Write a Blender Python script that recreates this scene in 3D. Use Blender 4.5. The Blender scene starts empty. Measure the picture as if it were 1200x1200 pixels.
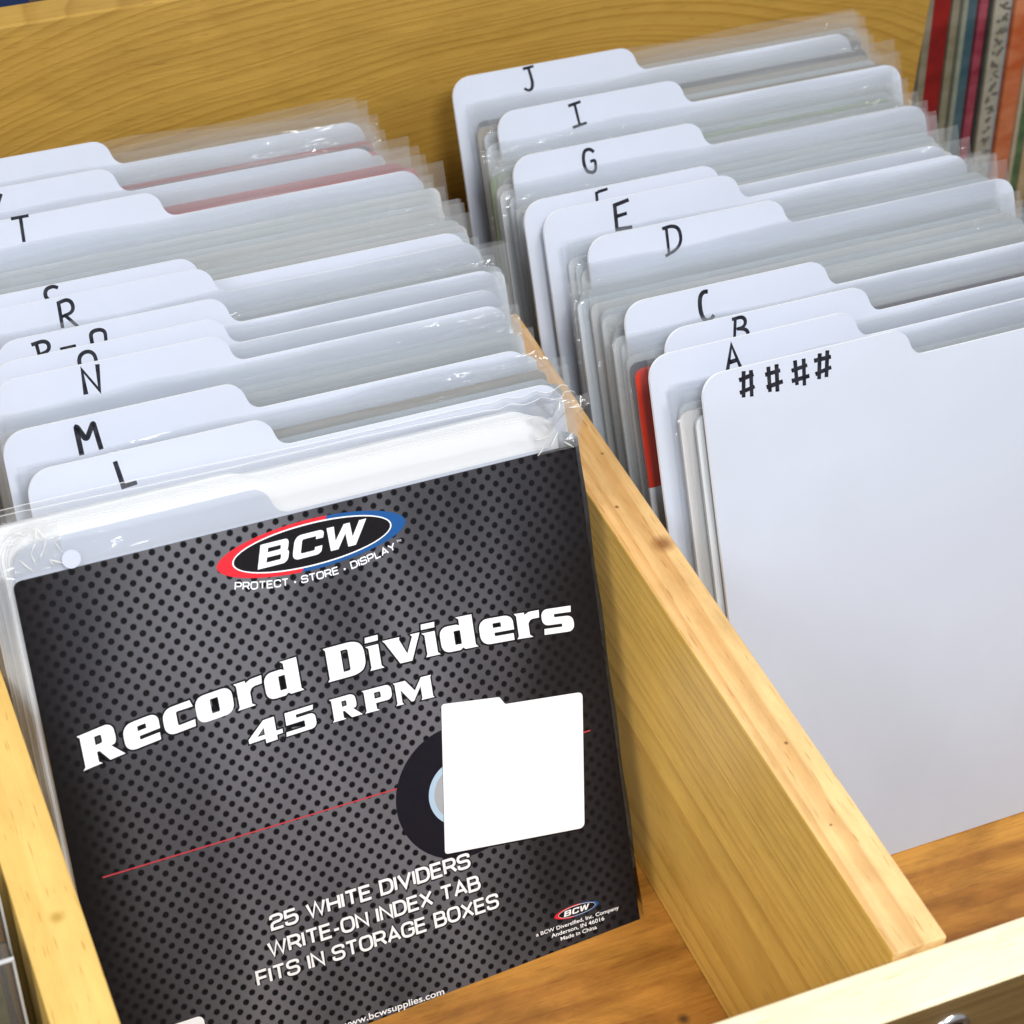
import bpy, bmesh, math, random
from mathutils import Matrix, Vector
from mathutils.geometry import tessellate_polygon

# ------------------------------------------------------------------ camera, world, lights
CM = 0.01                                        # all coordinates below are centimetres
S = bpy.context.scene
COL = S.collection
RC = ((0.92010839, -0.38938953, 0.04214679), (-0.23197479, -0.62850213, -0.74241011), (0.31557607, 0.67332078, -0.66861864))
CAMPOS = (-29.23762, -39.57253, 61.00724)
cam_d = bpy.data.cameras.new('camera'); cam = bpy.data.objects.new('camera', cam_d); COL.objects.link(cam); S.camera = cam
cam_d.sensor_width = 36; cam_d.lens = 2530.02 / 1200 * 36
cam_d.clip_start = 0.05; cam_d.clip_end = 20
m = Matrix.Identity(4)
for i in range(3):
    m[i][0] = RC[0][i]; m[i][1] = -RC[1][i]; m[i][2] = -RC[2][i]; m[i][3] = CAMPOS[i] * CM
cam.matrix_world = m
cam_d.dof.use_dof = True; cam_d.dof.focus_distance = 0.72; cam_d.dof.aperture_fstop = 20

W = bpy.data.worlds.new("World"); S.world = W; W.use_nodes = True
bg = W.node_tree.nodes['Background']; bg.inputs[0].default_value = (0.88, 0.93, 1.0, 1); bg.inputs[1].default_value = 0.40

def area(name, loc, target, size, power, color):
    d = bpy.data.lights.new(name, 'AREA'); d.shape = 'RECTANGLE'; d.size = size[0] * CM; d.size_y = size[1] * CM
    d.energy = power; d.color = color
    o = bpy.data.objects.new(name, d); COL.objects.link(o); o.location = Vector(loc) * CM
    o.rotation_euler = (Vector(target) - Vector(loc)).to_track_quat('-Z', 'Y').to_euler()
    return o
area('ceiling_lamp', (12, -24, 128), (-2, 5, 8), (30, 30), 7.2, (1.0, 0.985, 0.96))
area('camera_side_fill', (-18, -52, 84), (-2, 6, 9), (16, 10), 5.1, (0.97, 0.985, 1.0))  # flash-like front fill, added to brighten the cards and the gaps
area('window_light', (-105, -38, 85), (-3, 2, 6), (60, 60), 5.2, (0.92, 0.96, 1.0))
S.view_settings.view_transform = 'Standard'; S.view_settings.look = 'None'
S.view_settings.exposure = 0.0; S.view_settings.gamma = 1.0
S.cycles.transparent_max_bounces = 32; S.cycles.max_bounces = 7; S.cycles.diffuse_bounces = 3; S.cycles.glossy_bounces = 3
S.cycles.use_denoising = True; S.cycles.use_adaptive_sampling = True; S.cycles.adaptive_threshold = 0.02
S.cycles.sample_clamp_indirect = 6

# ------------------------------------------------------------------ helpers
random.seed(11)
R = random.random
def U(a, b): return random.uniform(a, b)

def link(name, me, parent=None, mat=None, kind=None):
    o = bpy.data.objects.new(name, me); COL.objects.link(o)
    if mat is not None and me is not None and not me.materials: me.materials.append(mat)
    if parent is not None: o.parent = parent
    if kind: o['kind'] = kind
    return o
def mesh(name, vs, fs, smooth=False):
    me = bpy.data.meshes.new(name); me.from_pydata([tuple(c * CM for c in v) for v in vs], [], fs)
    bm = bmesh.new(); bm.from_mesh(me); bmesh.ops.recalc_face_normals(bm, faces=bm.faces); bm.to_mesh(me); bm.free()
    if smooth:
        for p in me.polygons: p.use_smooth = True
    me.update(); return me
def tag(o, label, cat, group=None):
    o['label'] = label; o['category'] = cat
    if group: o['group'] = group
    return o
def empty(name, loc=(0, 0, 0), rot=(0, 0, 0)):
    o = bpy.data.objects.new(name, None); COL.objects.link(o); o.empty_display_size = .01
    o.location = Vector(loc) * CM; o.rotation_euler = rot; return o
def box(x0, x1, y0, y1, z0, z1, bev=.06, seg=2):
    bm = bmesh.new()
    bmesh.ops.create_cube(bm, size=1)
    for v in bm.verts:
        v.co.x = (x0 + x1) / 2 + v.co.x * (x1 - x0); v.co.y = (y0 + y1) / 2 + v.co.y * (y1 - y0); v.co.z = (z0 + z1) / 2 + v.co.z * (z1 - z0)
    if bev: bmesh.ops.bevel(bm, geom=list(bm.edges), offset=bev, segments=seg, affect='EDGES', profile=.5)
    for v in bm.verts: v.co *= CM
    me = bpy.data.meshes.new('board'); bm.to_mesh(me); bm.free(); return me

# ---- 2D shapes -----------------------------------------------------------------
def rnd(path, sx=1, sy=1, n=6, closed=True, rs=1):
    """polygon/polyline with rounded corners; path = (x, y[, r])"""
    out = []; N = len(path)
    P = [((p[0]) * sx, p[1] * sy, (p[2] if len(p) > 2 else 0) * rs) for p in path]
    for i, (x, y, r) in enumerate(P):
        if r <= 0 or (not closed and i in (0, N - 1)): out.append((x, y)); continue
        a = P[i - 1]; b = P[(i + 1) % N]
        la = math.hypot(a[0] - x, a[1] - y); lb = math.hypot(b[0] - x, b[1] - y)
        ra = min(r, la * .5); rb = min(r, lb * .5)
        p0 = (x + (a[0] - x) * ra / la, y + (a[1] - y) * ra / la); p2 = (x + (b[0] - x) * rb / lb, y + (b[1] - y) * rb / lb)
        k = .78                                      # nearly circular with a conic-like pull
        for j in range(n + 1):
            t = j / n
            c1 = (p0[0] + (x - p0[0]) * .6, p0[1] + (y - p0[1]) * .6); c2 = (p2[0] + (x - p2[0]) * .6, p2[1] + (y - p2[1]) * .6)
            q = [(1 - t) ** 3 * p0[d] + 3 * (1 - t) ** 2 * t * c1[d] + 3 * (1 - t) * t * t * c2[d] + t ** 3 * p2[d] for d in (0, 1)]
            out.append(tuple(q))
    return out
def area2(p): return sum(p[i - 1][0] * p[i][1] - p[i][0] * p[i - 1][1] for i in range(len(p))) / 2
def offset(p, d):
    """grow (d>0) a closed polygon"""
    if area2(p) < 0: p = p[::-1]
    q = [p[0]]
    for a in p[1:]:
        if math.hypot(a[0] - q[-1][0], a[1] - q[-1][1]) > 1e-5: q.append(a)
    p = q; N = len(p); out = []
    for i in range(N):
        a, b, c = p[i - 1], p[i], p[(i + 1) % N]
        d1 = (b[0] - a[0], b[1] - a[1]); d2 = (c[0] - b[0], c[1] - b[1])
        l1 = math.hypot(*d1) or 1; l2 = math.hypot(*d2) or 1
        n1 = (d1[1] / l1, -d1[0] / l1); n2 = (d2[1] / l2, -d2[0] / l2)
        s = (n1[0] + n2[0], n1[1] + n2[1]); k = 1 + n1[0] * n2[0] + n1[1] * n2[1]
        k = max(k, .5)
        out.append((b[0] + s[0] * d / k, b[1] + s[1] * d / k))
    return out
class Flat:
    """flat print in a local x-z plane, at depth y"""
    def __init__(s): s.v = []; s.f = []
    def poly(s, loops, y):
        base = len(s.v)
        tr = tessellate_polygon([[Vector((a, b, 0)) for a, b in l] for l in loops])
        for l in loops:
            for a, b in l: s.v.append((a, y, b))
        s.f += [tuple(base + i for i in t) for t in tr]
    def ribbon(s, pts, w, y, caps=False, closed=False, fw=None):
        q = [pts[0]]
        for a in pts[1:]:
            if math.hypot(a[0] - q[-1][0], a[1] - q[-1][1]) > 1e-5: q.append(a)
        if closed and math.hypot(q[0][0] - q[-1][0], q[0][1] - q[-1][1]) < 1e-5: q.pop()
        pts = q; N = len(pts); L = []; Rr = []
        for i in range(N):
            a = pts[i - 1] if (i > 0 or closed) else None; c = pts[(i + 1) % N] if (i < N - 1 or closed) else None; b = pts[i]
            ns = []
            for u, v in ((a, b), (b, c)):
                if u is None or v is None: continue
                l = math.hypot(v[0] - u[0], v[1] - u[1]) or 1; ns.append(((v[1] - u[1]) / l, -(v[0] - u[0]) / l))
            if len(ns) == 1: nx, nz = ns[0]
            else:
                k = max(1 + ns[0][0] * ns[1][0] + ns[0][1] * ns[1][1], .35); nx = (ns[0][0] + ns[1][0]) / k; nz = (ns[0][1] + ns[1][1]) / k
            h = w / 2 * (fw(i / max(1, N - 1)) if fw else 1)
            L.append((b[0] + nx * h, b[1] + nz * h)); Rr.append((b[0] - nx * h, b[1] - nz * h))
        base = len(s.v)
        for i in range(N): s.v.append((L[i][0], y, L[i][1])); s.v.append((Rr[i][0], y, Rr[i][1]))
        for i in range(N if closed else N - 1):
            j = (i + 1) % N; s.f.append((base + 2 * i, base + 2 * j, base + 2 * j + 1, base + 2 * i + 1))
        if caps:
            for i, e in ((0, 1), (N - 1, -1)):
                c0 = pts[i]; a0 = L[i] if e == 1 else Rr[i]; ang = math.atan2(a0[1] - c0[1], a0[0] - c0[0]); h = math.hypot(a0[0] - c0[0], a0[1] - c0[1])
                b2 = len(s.v)
                for k in range(7):
                    t = ang + math.pi * k / 6 * 1
                    s.v.append((c0[0] + math.cos(t) * h, y, c0[1] + math.sin(t) * h))
                s.f.append(tuple(range(b2, b2 + 7)))
    def warp(s, fn): s.v = [fn(v) for v in s.v]; return s
    def obj(s, name, parent, mat): 
        me = bpy.data.meshes.new(name); me.from_pydata([tuple(c * CM for c in v) for v in s.v], [], s.f)
        bm = bmesh.new(); bm.from_mesh(me)
        for f in bm.faces:
            f.normal_update()
            if f.normal.y > 0: f.normal_flip()
        bm.to_mesh(me); bm.free()
        return link(name, me, parent, mat)

# ------------------------------------------------------------------ materials
def nt(name):
    M = bpy.data.materials.new(name); M.use_nodes = True; t = M.node_tree
    b = t.nodes['Principled BSDF']; return M, t, b
def node(t, typ, **kw):
    n = t.nodes.new(typ)
    for k, v in kw.items():
        if k == 'op': n.operation = v
        else: setattr(n, k, v)
    return n
def math_(t, op, a, b=None, c=None):
    n = t.nodes.new('ShaderNodeMath'); n.operation = op
    for i, x in enumerate((a, b, c)):
        if x is None: continue
        if isinstance(x, (int, float)): n.inputs[i].default_value = x
        else: t.links.new(x, n.inputs[i])
    return n.outputs[0]
def plain(name, col, rough=.5, spec=.5, **kw):
    M, t, b = nt(name); b.inputs['Base Color'].default_value = (*col, 1); b.inputs['Roughness'].default_value = rough
    b.inputs['Specular IOR Level'].default_value = spec
    for k, v in kw.items(): b.inputs[k.replace('_', ' ')].default_value = v
    return M
def mix_col(t, f, a, b, bt='MIX'):
    n = t.nodes.new('ShaderNodeMix'); n.data_type = 'RGBA'; n.blend_type = bt
    for s, x in ((0, f), (6, a), (7, b)):
        if isinstance(x, (int, float)): n.inputs[s].default_value = x
        elif isinstance(x, tuple): n.inputs[s].default_value = (*x, 1)
        else: t.links.new(x, n.inputs[s])
    return n.outputs[2]
def ramp(t, f, stops):
    n = t.nodes.new('ShaderNodeValToRGB'); t.links.new(f, n.inputs[0]); e = n.color_ramp.elements
    while len(e) < len(stops): e.new(.5)
    for i, (p, c) in enumerate(stops):
        e[i].position = p; e[i].color = (*c, 1) if len(c) == 3 else c
    return n.outputs[0]
def mapping(t, scale, loc=(0, 0, 0), rot=(0, 0, 0)):
    tc = t.nodes.new('ShaderNodeTexCoord'); mp = t.nodes.new('ShaderNodeMapping')
    mp.inputs['Scale'].default_value = scale; mp.inputs['Location'].default_value = loc; mp.inputs['Rotation'].default_value = rot
    t.links.new(tc.outputs['Object'], mp.inputs[0]); return mp.outputs[0]
def noise(t, vec, scale, detail=3, rough=.5, dist=0):
    n = t.nodes.new('ShaderNodeTexNoise'); n.inputs['Scale'].default_value = scale; n.inputs['Detail'].default_value = detail
    n.inputs['Roughness'].default_value = rough; n.inputs['Distortion'].default_value = dist
    t.links.new(vec, n.inputs['Vector']); return n.outputs['Fac']

def pine(name, light, dark, blotch, scale, loc, rings=40., ringmix=.5, warp=.35, rough=.42, rot=(0, 0, 0), blot=.45, fibre=.25, knots=0.0, blotscale=18, fscale=None):
    """scale: (x,y,z) stretch in 1/m so that the grain runs along the smallest entry; rings are round the local origin 'loc'"""
    M, t, b = nt(name)
    v = mapping(t, scale, loc, rot)
    wob = noise(t, v, 2.2, 3, .5)
    sep = t.nodes.new('ShaderNodeSeparateXYZ'); t.links.new(v, sep.inputs[0])
    return M, t, b, v, wob, sep

def wood(name, light, late, stain, along, origin, stretch=.12, freq=170., latemix=.55, wander=.012, stainamt=.4, rough=.4, spec=.35, fib=.18, third=None, knots=(), mott=.16):
    """growth rings round a pith line through origin (cm) running along axis 'along'; stretch flattens the rings along the grain"""
    M, t, b = nt(name)
    sc = [1, 1, 1]; sc['xyz'.index(along)] = stretch
    if third: sc['xyz'.index(third[0])] = third[1]
    v = mapping(t, tuple(sc), tuple(-origin[i] * CM * sc[i] for i in range(3)))
    # wandering of the rings
    wn = t.nodes.new('ShaderNodeTexNoise'); wn.inputs['Scale'].default_value = 9; wn.inputs['Detail'].default_value = 2.5; t.links.new(v, wn.inputs['Vector'])
    sub = t.nodes.new('ShaderNodeVectorMath'); sub.operation = 'SUBTRACT'; t.links.new(wn.outputs['Color'], sub.inputs[0]); sub.inputs[1].default_value = (.5, .5, .5)
    scl = t.nodes.new('ShaderNodeVectorMath'); scl.operation = 'SCALE'; t.links.new(sub.outputs[0], scl.inputs[0]); scl.inputs['Scale'].default_value = wander * 2
    add = t.nodes.new('ShaderNodeVectorMath'); add.operation = 'ADD'; t.links.new(v, add.inputs[0]); t.links.new(scl.outputs[0], add.inputs[1])
    ln = t.nodes.new('ShaderNodeVectorMath'); ln.operation = 'LENGTH'; t.links.new(add.outputs[0], ln.inputs[0])
    r = math_(t, 'MULTIPLY', ln.outputs['Value'], freq)
    # uneven ring widths
    n1 = t.nodes.new('ShaderNodeTexNoise'); n1.noise_dimensions = '1D'; n1.inputs['Scale'].default_value = .35; t.links.new(r, n1.inputs['W'])
    r2 = math_(t, 'ADD', r, math_(t, 'MULTIPLY', n1.outputs['Fac'], 2.4))
    fr = math_(t, 'FRACT', r2)
    late_f = ramp(t, fr, [(0, (0, 0, 0)), (.45, (.12, .12, .12)), (.80, (.75, .75, .75)), (.90, (1, 1, 1)), (.99, (0, 0, 0))])
    # each ring has its own strength
    n2 = t.nodes.new('ShaderNodeTexNoise'); n2.noise_dimensions = '1D'; n2.inputs['Scale'].default_value = .8; t.links.new(r2, n2.inputs['W'])
    amt = math_(t, 'MULTIPLY', math_(t, 'MULTIPLY', late_f, n2.outputs['Fac']), latemix * 1.8)
    c = mix_col(t, amt, light, late)
    # stain / resin tone
    ss = [16, 16, 16]; ss['xyz'.index(along)] = 3.2
    sv = mapping(t, tuple(ss), tuple(origin[i] * .13 for i in range(3)))
    sn = noise(t, sv, 1.0, 5, .58, .6)
    sf = math_(t, 'MULTIPLY', ramp(t, sn, [(.40, (0, 0, 0)), (.66, (1, 1, 1))]), stainamt)
    c = mix_col(t, sf, c, stain)
    # fibres
    fs = [900, 900, 900]; fs['xyz'.index(along)] = 22
    fv = mapping(t, tuple(fs)); fn = noise(t, fv, 1.0, 3, .6)
    ff = ramp(t, fn, [(.3, (1 - fib, 1 - fib, 1 - fib)), (.62, (1, 1, 1))])
    c = mix_col(t, 1.0, c, ff, 'MULTIPLY')
    # soft uneven tone and open pores
    mv = mapping(t, tuple(70 if 'xyz'[i] != along else 26 for i in range(3))); mn = noise(t, mv, 1.0, 6, .65, .4)
    c = mix_col(t, 1.0, c, ramp(t, mn, [(.28, (1 - mott, 1 - mott * 1.1, 1 - mott * 1.3)), (.60, (1, 1, 1))]), 'MULTIPLY')
    ps = [1500, 1500, 1500]; ps['xyz'.index(along)] = 90
    pn = noise(t, mapping(t, tuple(ps)), 1.0, 1, .5)
    c = mix_col(t, 1.0, c, ramp(t, pn, [(.27, (.72, .64, .55)), (.34, (1, 1, 1))]), 'MULTIPLY')
    # knots and specks
    for kx, ky, kz, kr, kc in knots:
        tc = t.nodes.new('ShaderNodeTexCoord'); d = t.nodes.new('ShaderNodeVectorMath'); d.operation = 'DISTANCE'
        ad = t.nodes.new('ShaderNodeVectorMath'); ad.operation = 'ADD'; t.links.new(tc.outputs['Object'], ad.inputs[0])
        s2 = t.nodes.new('ShaderNodeVectorMath'); s2.operation = 'SCALE'; t.links.new(sub.outputs[0], s2.inputs[0]); s2.inputs['Scale'].default_value = kr * CM * .8; t.links.new(s2.outputs[0], ad.inputs[1])
        t.links.new(ad.outputs[0], d.inputs[0]); d.inputs[1].default_value = (kx * CM, ky * CM, kz * CM)
        q = math_(t, 'DIVIDE', d.outputs['Value'], kr * CM)
        c = mix_col(t, ramp(t, q, [(.25, (.85, .85, .85)), (1.0, (0, 0, 0))]), c, kc)
    t.links.new(c, b.inputs['Base Color'])
    b.inputs['Roughness'].default_value = rough; b.inputs['Specular IOR Level'].default_value = spec
    bp = t.nodes.new('ShaderNodeBump'); bp.inputs['Strength'].default_value = .25; bp.inputs['Distance'].default_value = .0004
    h = math_(t, 'ADD', math_(t, 'MULTIPLY', late_f, .5), fn); t.links.new(h, bp.inputs['Height']); t.links.new(bp.outputs[0], b.inputs['Normal'])
    return M

KN = (.10, .035, .01)
M_back = wood('pine_back_panel', (.56, .33, .065), (.33, .155, .015), (.44, .24, .035), 'x', (3, 33, 1), stretch=.52, freq=290, latemix=.5, wander=.012, stainamt=.5, fib=.10, rough=.5)
M_ptop = wood('pine_partition', (.86, .58, .26), (.52, .22, .05), (.66, .30, .07), 'y', (-9.5, 10, 22), stretch=.09, freq=190, latemix=.5, wander=.03, mott=.26, stainamt=.6, fib=.10, rough=.42,
              knots=((-2.2, 6.1, 12.5, .50, (.22, .075, .015)), (-2.6, -3.2, 12.5, .09, KN), (-2.9, 8.3, 12.5, .10, KN), (-2.3, 14.4, 12.5, .10, KN), (-2.9, -6.5, 12.5, .07, KN), (-2.2, 11.0, 12.5, .08, KN)))
M_pside = wood('pine_partition_side', (.97, .62, .14), (.64, .33, .06), (.84, .46, .08), 'y', (-14, 10, 4), stretch=.04, freq=430, latemix=.6, wander=.006, stainamt=.4, fib=.08, rough=.45)
M_ltop = wood('pine_left_partition', (.82, .55, .17), (.64, .36, .07), (.76, .46, .12), 'y', (-40, 10, 20), stretch=.06, freq=60, latemix=.35, wander=.03, stainamt=.55, fib=.06, rough=.42,
              knots=((-24.6, -1.7, 12.5, .28, (.45, .27, .05)), (-24.9, -7.6, 12.5, .5, (.72, .42, .08))))
M_rail = wood('pale_pine_rail', (.93, .80, .55), (.80, .60, .32), (.90, .72, .44), 'x', (0, -30, 24), stretch=.05, freq=70, latemix=.35, wander=.03, stainamt=.4, fib=.05, rough=.4)
M_floor = wood('honey_pine_floor', (.64, .30, .05), (.28, .09, .010), (.28, .09, .012), 'x', (0, -6, -9), stretch=.10, freq=75, latemix=.5, wander=.05, mott=.5, stainamt=.95, fib=.16, rough=.35, spec=.5,
               knots=((-4.95, -3.6, 0, .28, (.05, .02, .01)), (1.5, -3.0, 0, .3, (.10, .035, .01)), (-8.8, -7.2, 0, .3, (.3, .11, .02))))

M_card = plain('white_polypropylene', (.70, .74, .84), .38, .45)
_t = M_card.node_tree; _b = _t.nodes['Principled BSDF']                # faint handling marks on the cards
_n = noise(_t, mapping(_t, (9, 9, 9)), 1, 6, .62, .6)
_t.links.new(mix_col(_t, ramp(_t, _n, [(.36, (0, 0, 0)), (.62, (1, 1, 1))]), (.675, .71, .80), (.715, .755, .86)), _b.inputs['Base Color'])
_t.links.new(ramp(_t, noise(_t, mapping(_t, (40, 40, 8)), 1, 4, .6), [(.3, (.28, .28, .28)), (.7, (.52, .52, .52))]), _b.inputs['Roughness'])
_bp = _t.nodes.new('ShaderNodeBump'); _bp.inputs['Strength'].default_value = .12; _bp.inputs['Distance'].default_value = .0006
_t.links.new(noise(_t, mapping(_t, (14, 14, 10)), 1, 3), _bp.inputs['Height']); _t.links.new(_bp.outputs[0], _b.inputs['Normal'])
M_card2 = plain('white_polypropylene_overlit', (.96, .96, .97), .4, .4)  # overexposed glare is put into this paler copy of the card white
M_ink, _t, _b = nt('black_marker'); _b.inputs['Specular IOR Level'].default_value = .2; _b.inputs['Roughness'].default_value = .45
_t.links.new(ramp(_t, noise(_t, mapping(_t, (1, 1, 1)), 420, 3, .6), [(.35, (.008, .008, .014)), (.72, (.035, .035, .045))]), _b.inputs['Base Color'])
M_white = plain('white_print', (.96, .975, 1.0), .5, .3)
M_black = plain('black_print', (.007, .006, .008), .5, .2)
M_logo_red = plain('red_print', (.80, .02, .035), .45, .4)
M_logo_blue = plain('blue_print', (.008, .09, .30), .45, .4)
M_line = plain('thin_red_print', (.52, .05, .07), .45, .3)
M_disc = plain('dark_disc_print', (.008, .008, .015), .5, .2)
M_ring = plain('pale_blue_print', (.45, .60, .75), .5, .3)
M_label_grey = plain('grey_print', (.40, .42, .45), .5, .3)

def let_light_through(M, col, f):
    t = M.node_tree; b = t.nodes['Principled BSDF']; tl = t.nodes.new('ShaderNodeBsdfTranslucent'); tl.inputs[0].default_value = (*col, 1)
    mx = t.nodes.new('ShaderNodeMixShader'); mx.inputs[0].default_value = f; t.links.new(b.outputs[0], mx.inputs[1]); t.links.new(tl.outputs[0], mx.inputs[2])
    t.links.new(mx.outputs[0], t.nodes['Material Output'].inputs[0])
let_light_through(M_card, (.85, .88, .95), .22); let_light_through(M_card2, (.97, .97, .98), .25)
def paper(name, col, vary=.05):
    M, t, b = nt(name)
    v = mapping(t, (30, 30, 30)); n = noise(t, v, 1, 3)
    c = mix_col(t, n, tuple(x * (1 - vary) for x in col), col); t.links.new(c, b.inputs['Base Color']); b.inputs['Roughness'].default_value = .6
    b.inputs['Specular IOR Level'].default_value = .25
    let_light_through(M, col, .38)
    return M
M_jack = [paper('white_jacket_paper', (.88, .89, .90)), paper('offwhite_jacket_paper', (.87, .85, .84)), paper('bluish_jacket_paper', (.80, .84, .89)), paper('grey_jacket_paper', (.68, .70, .72))]
M_green = paper('green_jacket_paper', (.34, .45, .22)); M_pink = paper('pink_jacket_paper', (.72, .16, .17)); M_tan = paper('tan_jacket_paper', (.5, .42, .32)); M_darkj = paper('dark_jacket_paper', (.13, .14, .17))
def red_jacket():
    M, t, b = nt('red_and_white_jacket_paper')
    tc = t.nodes.new('ShaderNodeTexCoord'); sp = t.nodes.new('ShaderNodeSeparateXYZ'); t.links.new(tc.outputs['Object'], sp.inputs[0])
    f = math_(t, 'GREATER_THAN', sp.outputs[2], .132)
    c = mix_col(t, f, (.72, .74, .80), (.62, .035, .012)); t.links.new(c, b.inputs['Base Color']); b.inputs['Roughness'].default_value = .5
    return M
M_red = red_jacket()

def plastic(name, tint=(.985, .99, .992), haze=.16, hazecol=(.75, .78, .80), rough=.06, bump=.6, bscale=70, gloss=1.0, wrinkle=0.0):
    """thin clear film: mostly see-through, a little milky, glossy, crinkled"""
    M, t, b = nt(name); t.nodes.remove(b); out = t.nodes['Material Output']
    tr = t.nodes.new('ShaderNodeBsdfTransparent'); tr.inputs[0].default_value = (*tint, 1)
    df = t.nodes.new('ShaderNodeBsdfDiffuse'); df.inputs[0].default_value = (*hazecol, 1)
    tl = t.nodes.new('ShaderNodeBsdfTranslucent'); tl.inputs[0].default_value = (*hazecol, 1)
    dm = t.nodes.new('ShaderNodeMixShader'); dm.inputs[0].default_value = .6; t.links.new(df.outputs[0], dm.inputs[1]); t.links.new(tl.outputs[0], dm.inputs[2])
    gl = t.nodes.new('ShaderNodeBsdfGlossy'); gl.inputs['Roughness'].default_value = rough
    v = mapping(t, (.22, 1, 1.9)); n = noise(t, v, bscale, 2, .5, .5)
    n2 = noise(t, v, bscale * .22, 1, .5, 0)
    bp = t.nodes.new('ShaderNodeBump'); bp.inputs['Strength'].default_value = bump; bp.inputs['Distance'].default_value = .0020
    oi = t.nodes.new('ShaderNodeObjectInfo'); cx_ = t.nodes.new('ShaderNodeCombineXYZ'); rn = math_(t, 'MULTIPLY', oi.outputs['Random'], 40.0)
    t.links.new(rn, cx_.inputs[0]); t.links.new(rn, cx_.inputs[2])
    sh = t.nodes.new('ShaderNodeVectorMath'); sh.operation = 'ADD'; t.links.new(mapping(t, (9, 9, 16), (3.1, 0, 0)), sh.inputs[0]); t.links.new(cx_.outputs[0], sh.inputs[1])
    pm_ = ramp(t, noise(t, sh.outputs[0], 1, 1, .5), [(.565, (0, 0, 0)), (.68, (1, 1, 1))])      # wrinkled patches
    hf = noise(t, mapping(t, (60, 120, 210)), 1, 1, .5, 1.0)
    t.links.new(math_(t, 'ADD', math_(t, 'MULTIPLY', math_(t, 'MULTIPLY', hf, pm_), wrinkle), math_(t, 'ADD', n, math_(t, 'MULTIPLY', n2, 3.0))), bp.inputs['Height'])
    for s in (gl,): t.links.new(bp.outputs[0], s.inputs['Normal'])
    fr = t.nodes.new('ShaderNodeFresnel'); fr.inputs[0].default_value = 1.35
    m1 = t.nodes.new('ShaderNodeMixShader'); m1.inputs[0].default_value = haze
    hz = math_(t, 'MULTIPLY', ramp(t, n2, [(.3, (.8, .8, .8)), (.7, (1.0, 1.0, 1.0))]), haze); t.links.new(hz, m1.inputs[0])
    t.links.new(tr.outputs[0], m1.inputs[1]); t.links.new(dm.outputs[0], m1.inputs[2])
    m2 = t.nodes.new('ShaderNodeMixShader'); t.links.new(math_(t, 'MULTIPLY', fr.outputs[0], gloss), m2.inputs[0])
    t.links.new(m1.outputs[0], m2.inputs[1]); t.links.new(gl.outputs[0], m2.inputs[2])
    t.links.new(m2.outputs[0], out.inputs[0]); return M
M_sleeve = plastic('clear_sleeve_film', haze=.085, hazecol=(.98,.99,1.0), bump=1.0, bscale=30, rough=.07, gloss=1.0, wrinkle=2.6)
M_bag = plastic('clear_bag_film', haze=.10, hazecol=(1, 1, 1), bump=1.0, bscale=26, rough=.10, gloss=.9, wrinkle=3.0)
M_bagfront = plastic('clear_bag_front_film', tint=(.99, .99, .99), haze=.002, bump=.25, bscale=18, gloss=.10, rough=.25)
M_gusset = plastic('milky_bag_side_film', haze=.22, hazecol=(.97, .97, .98), bump=.6, bscale=40, rough=.15)
M_bead = plain('film_edge_and_highlight', (.95, .94, .90), .3, .5, Alpha=.42)

# ------------------------------------------------------------------ the setting: table under the bin, wooden display bin
tbl = link('table_top', box(-130, 130, -90, 120, -4.0, -1.6, .1), None, wood('dark_table_wood', (.10, .055, .03), (.05, .025, .012), (.07, .035, .02), 'x', (0, -40, -20), freq=60), 'structure')

XP, T, HP, XL, YF, HF, TR, YB = -3.536, 1.722, 12.48, -23.895, -11.202, 12.252, 1.721, 32.0
bin_ = tag(empty('display_bin', (0, 0, -1.5)), 'open pine display bin with partitions, pale front rail and tall back board', 'display bin')
def part(name, me, mat, lab=None):
    o = link(name, me, bin_, mat); o.location = (0, 0, 1.5 * CM)
    if lab: o['label'] = lab
    return o
part('bottom_board', box(-48, 24.4, YF - TR, YB + 1.6, -1.5, 0, .03), M_floor, 'honey brown pine bottom with knots')
p = part('partition', box(XP, XP + T, YF, 19.5, .004, HP, .05), M_ptop, 'partition between the two card rows')
p.data.materials.append(M_pside)
for f in p.data.polygons:
    if abs(f.normal.x) > .9: f.material_index = 1
p = part('partition', box(XL - T, XL, YF, YB - .004, .004, HP, .05), M_ltop, 'yellow pine partition at the left edge')
p.data.materials.append(M_pside)
for f in p.data.polygons:
    if abs(f.normal.x) > .9: f.material_index = 1
part('side_board', box(21.6, 23.2, YF, YB - .004, .004, 8.2, .05), M_pside)
part('back_board', box(-48, 23.4, YB, YB + 1.5, .004, 20.6, .08), M_back, 'tall back board with curved golden grain')
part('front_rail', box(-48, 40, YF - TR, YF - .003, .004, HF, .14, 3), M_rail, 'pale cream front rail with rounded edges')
p = bpy.data.objects['front_rail']; p.data.materials.append(wood('shade_brown_rail_face', (.27, .17, .06), (.15, .08, .025), (.20, .12, .04), 'x', (0, -30, 4), stretch=.05, freq=200, latemix=.6, stainamt=.5, rough=.4))  # shade on the outer face is put into this darker brown
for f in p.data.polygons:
    if f.normal.y < -.8: f.material_index = 1
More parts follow.
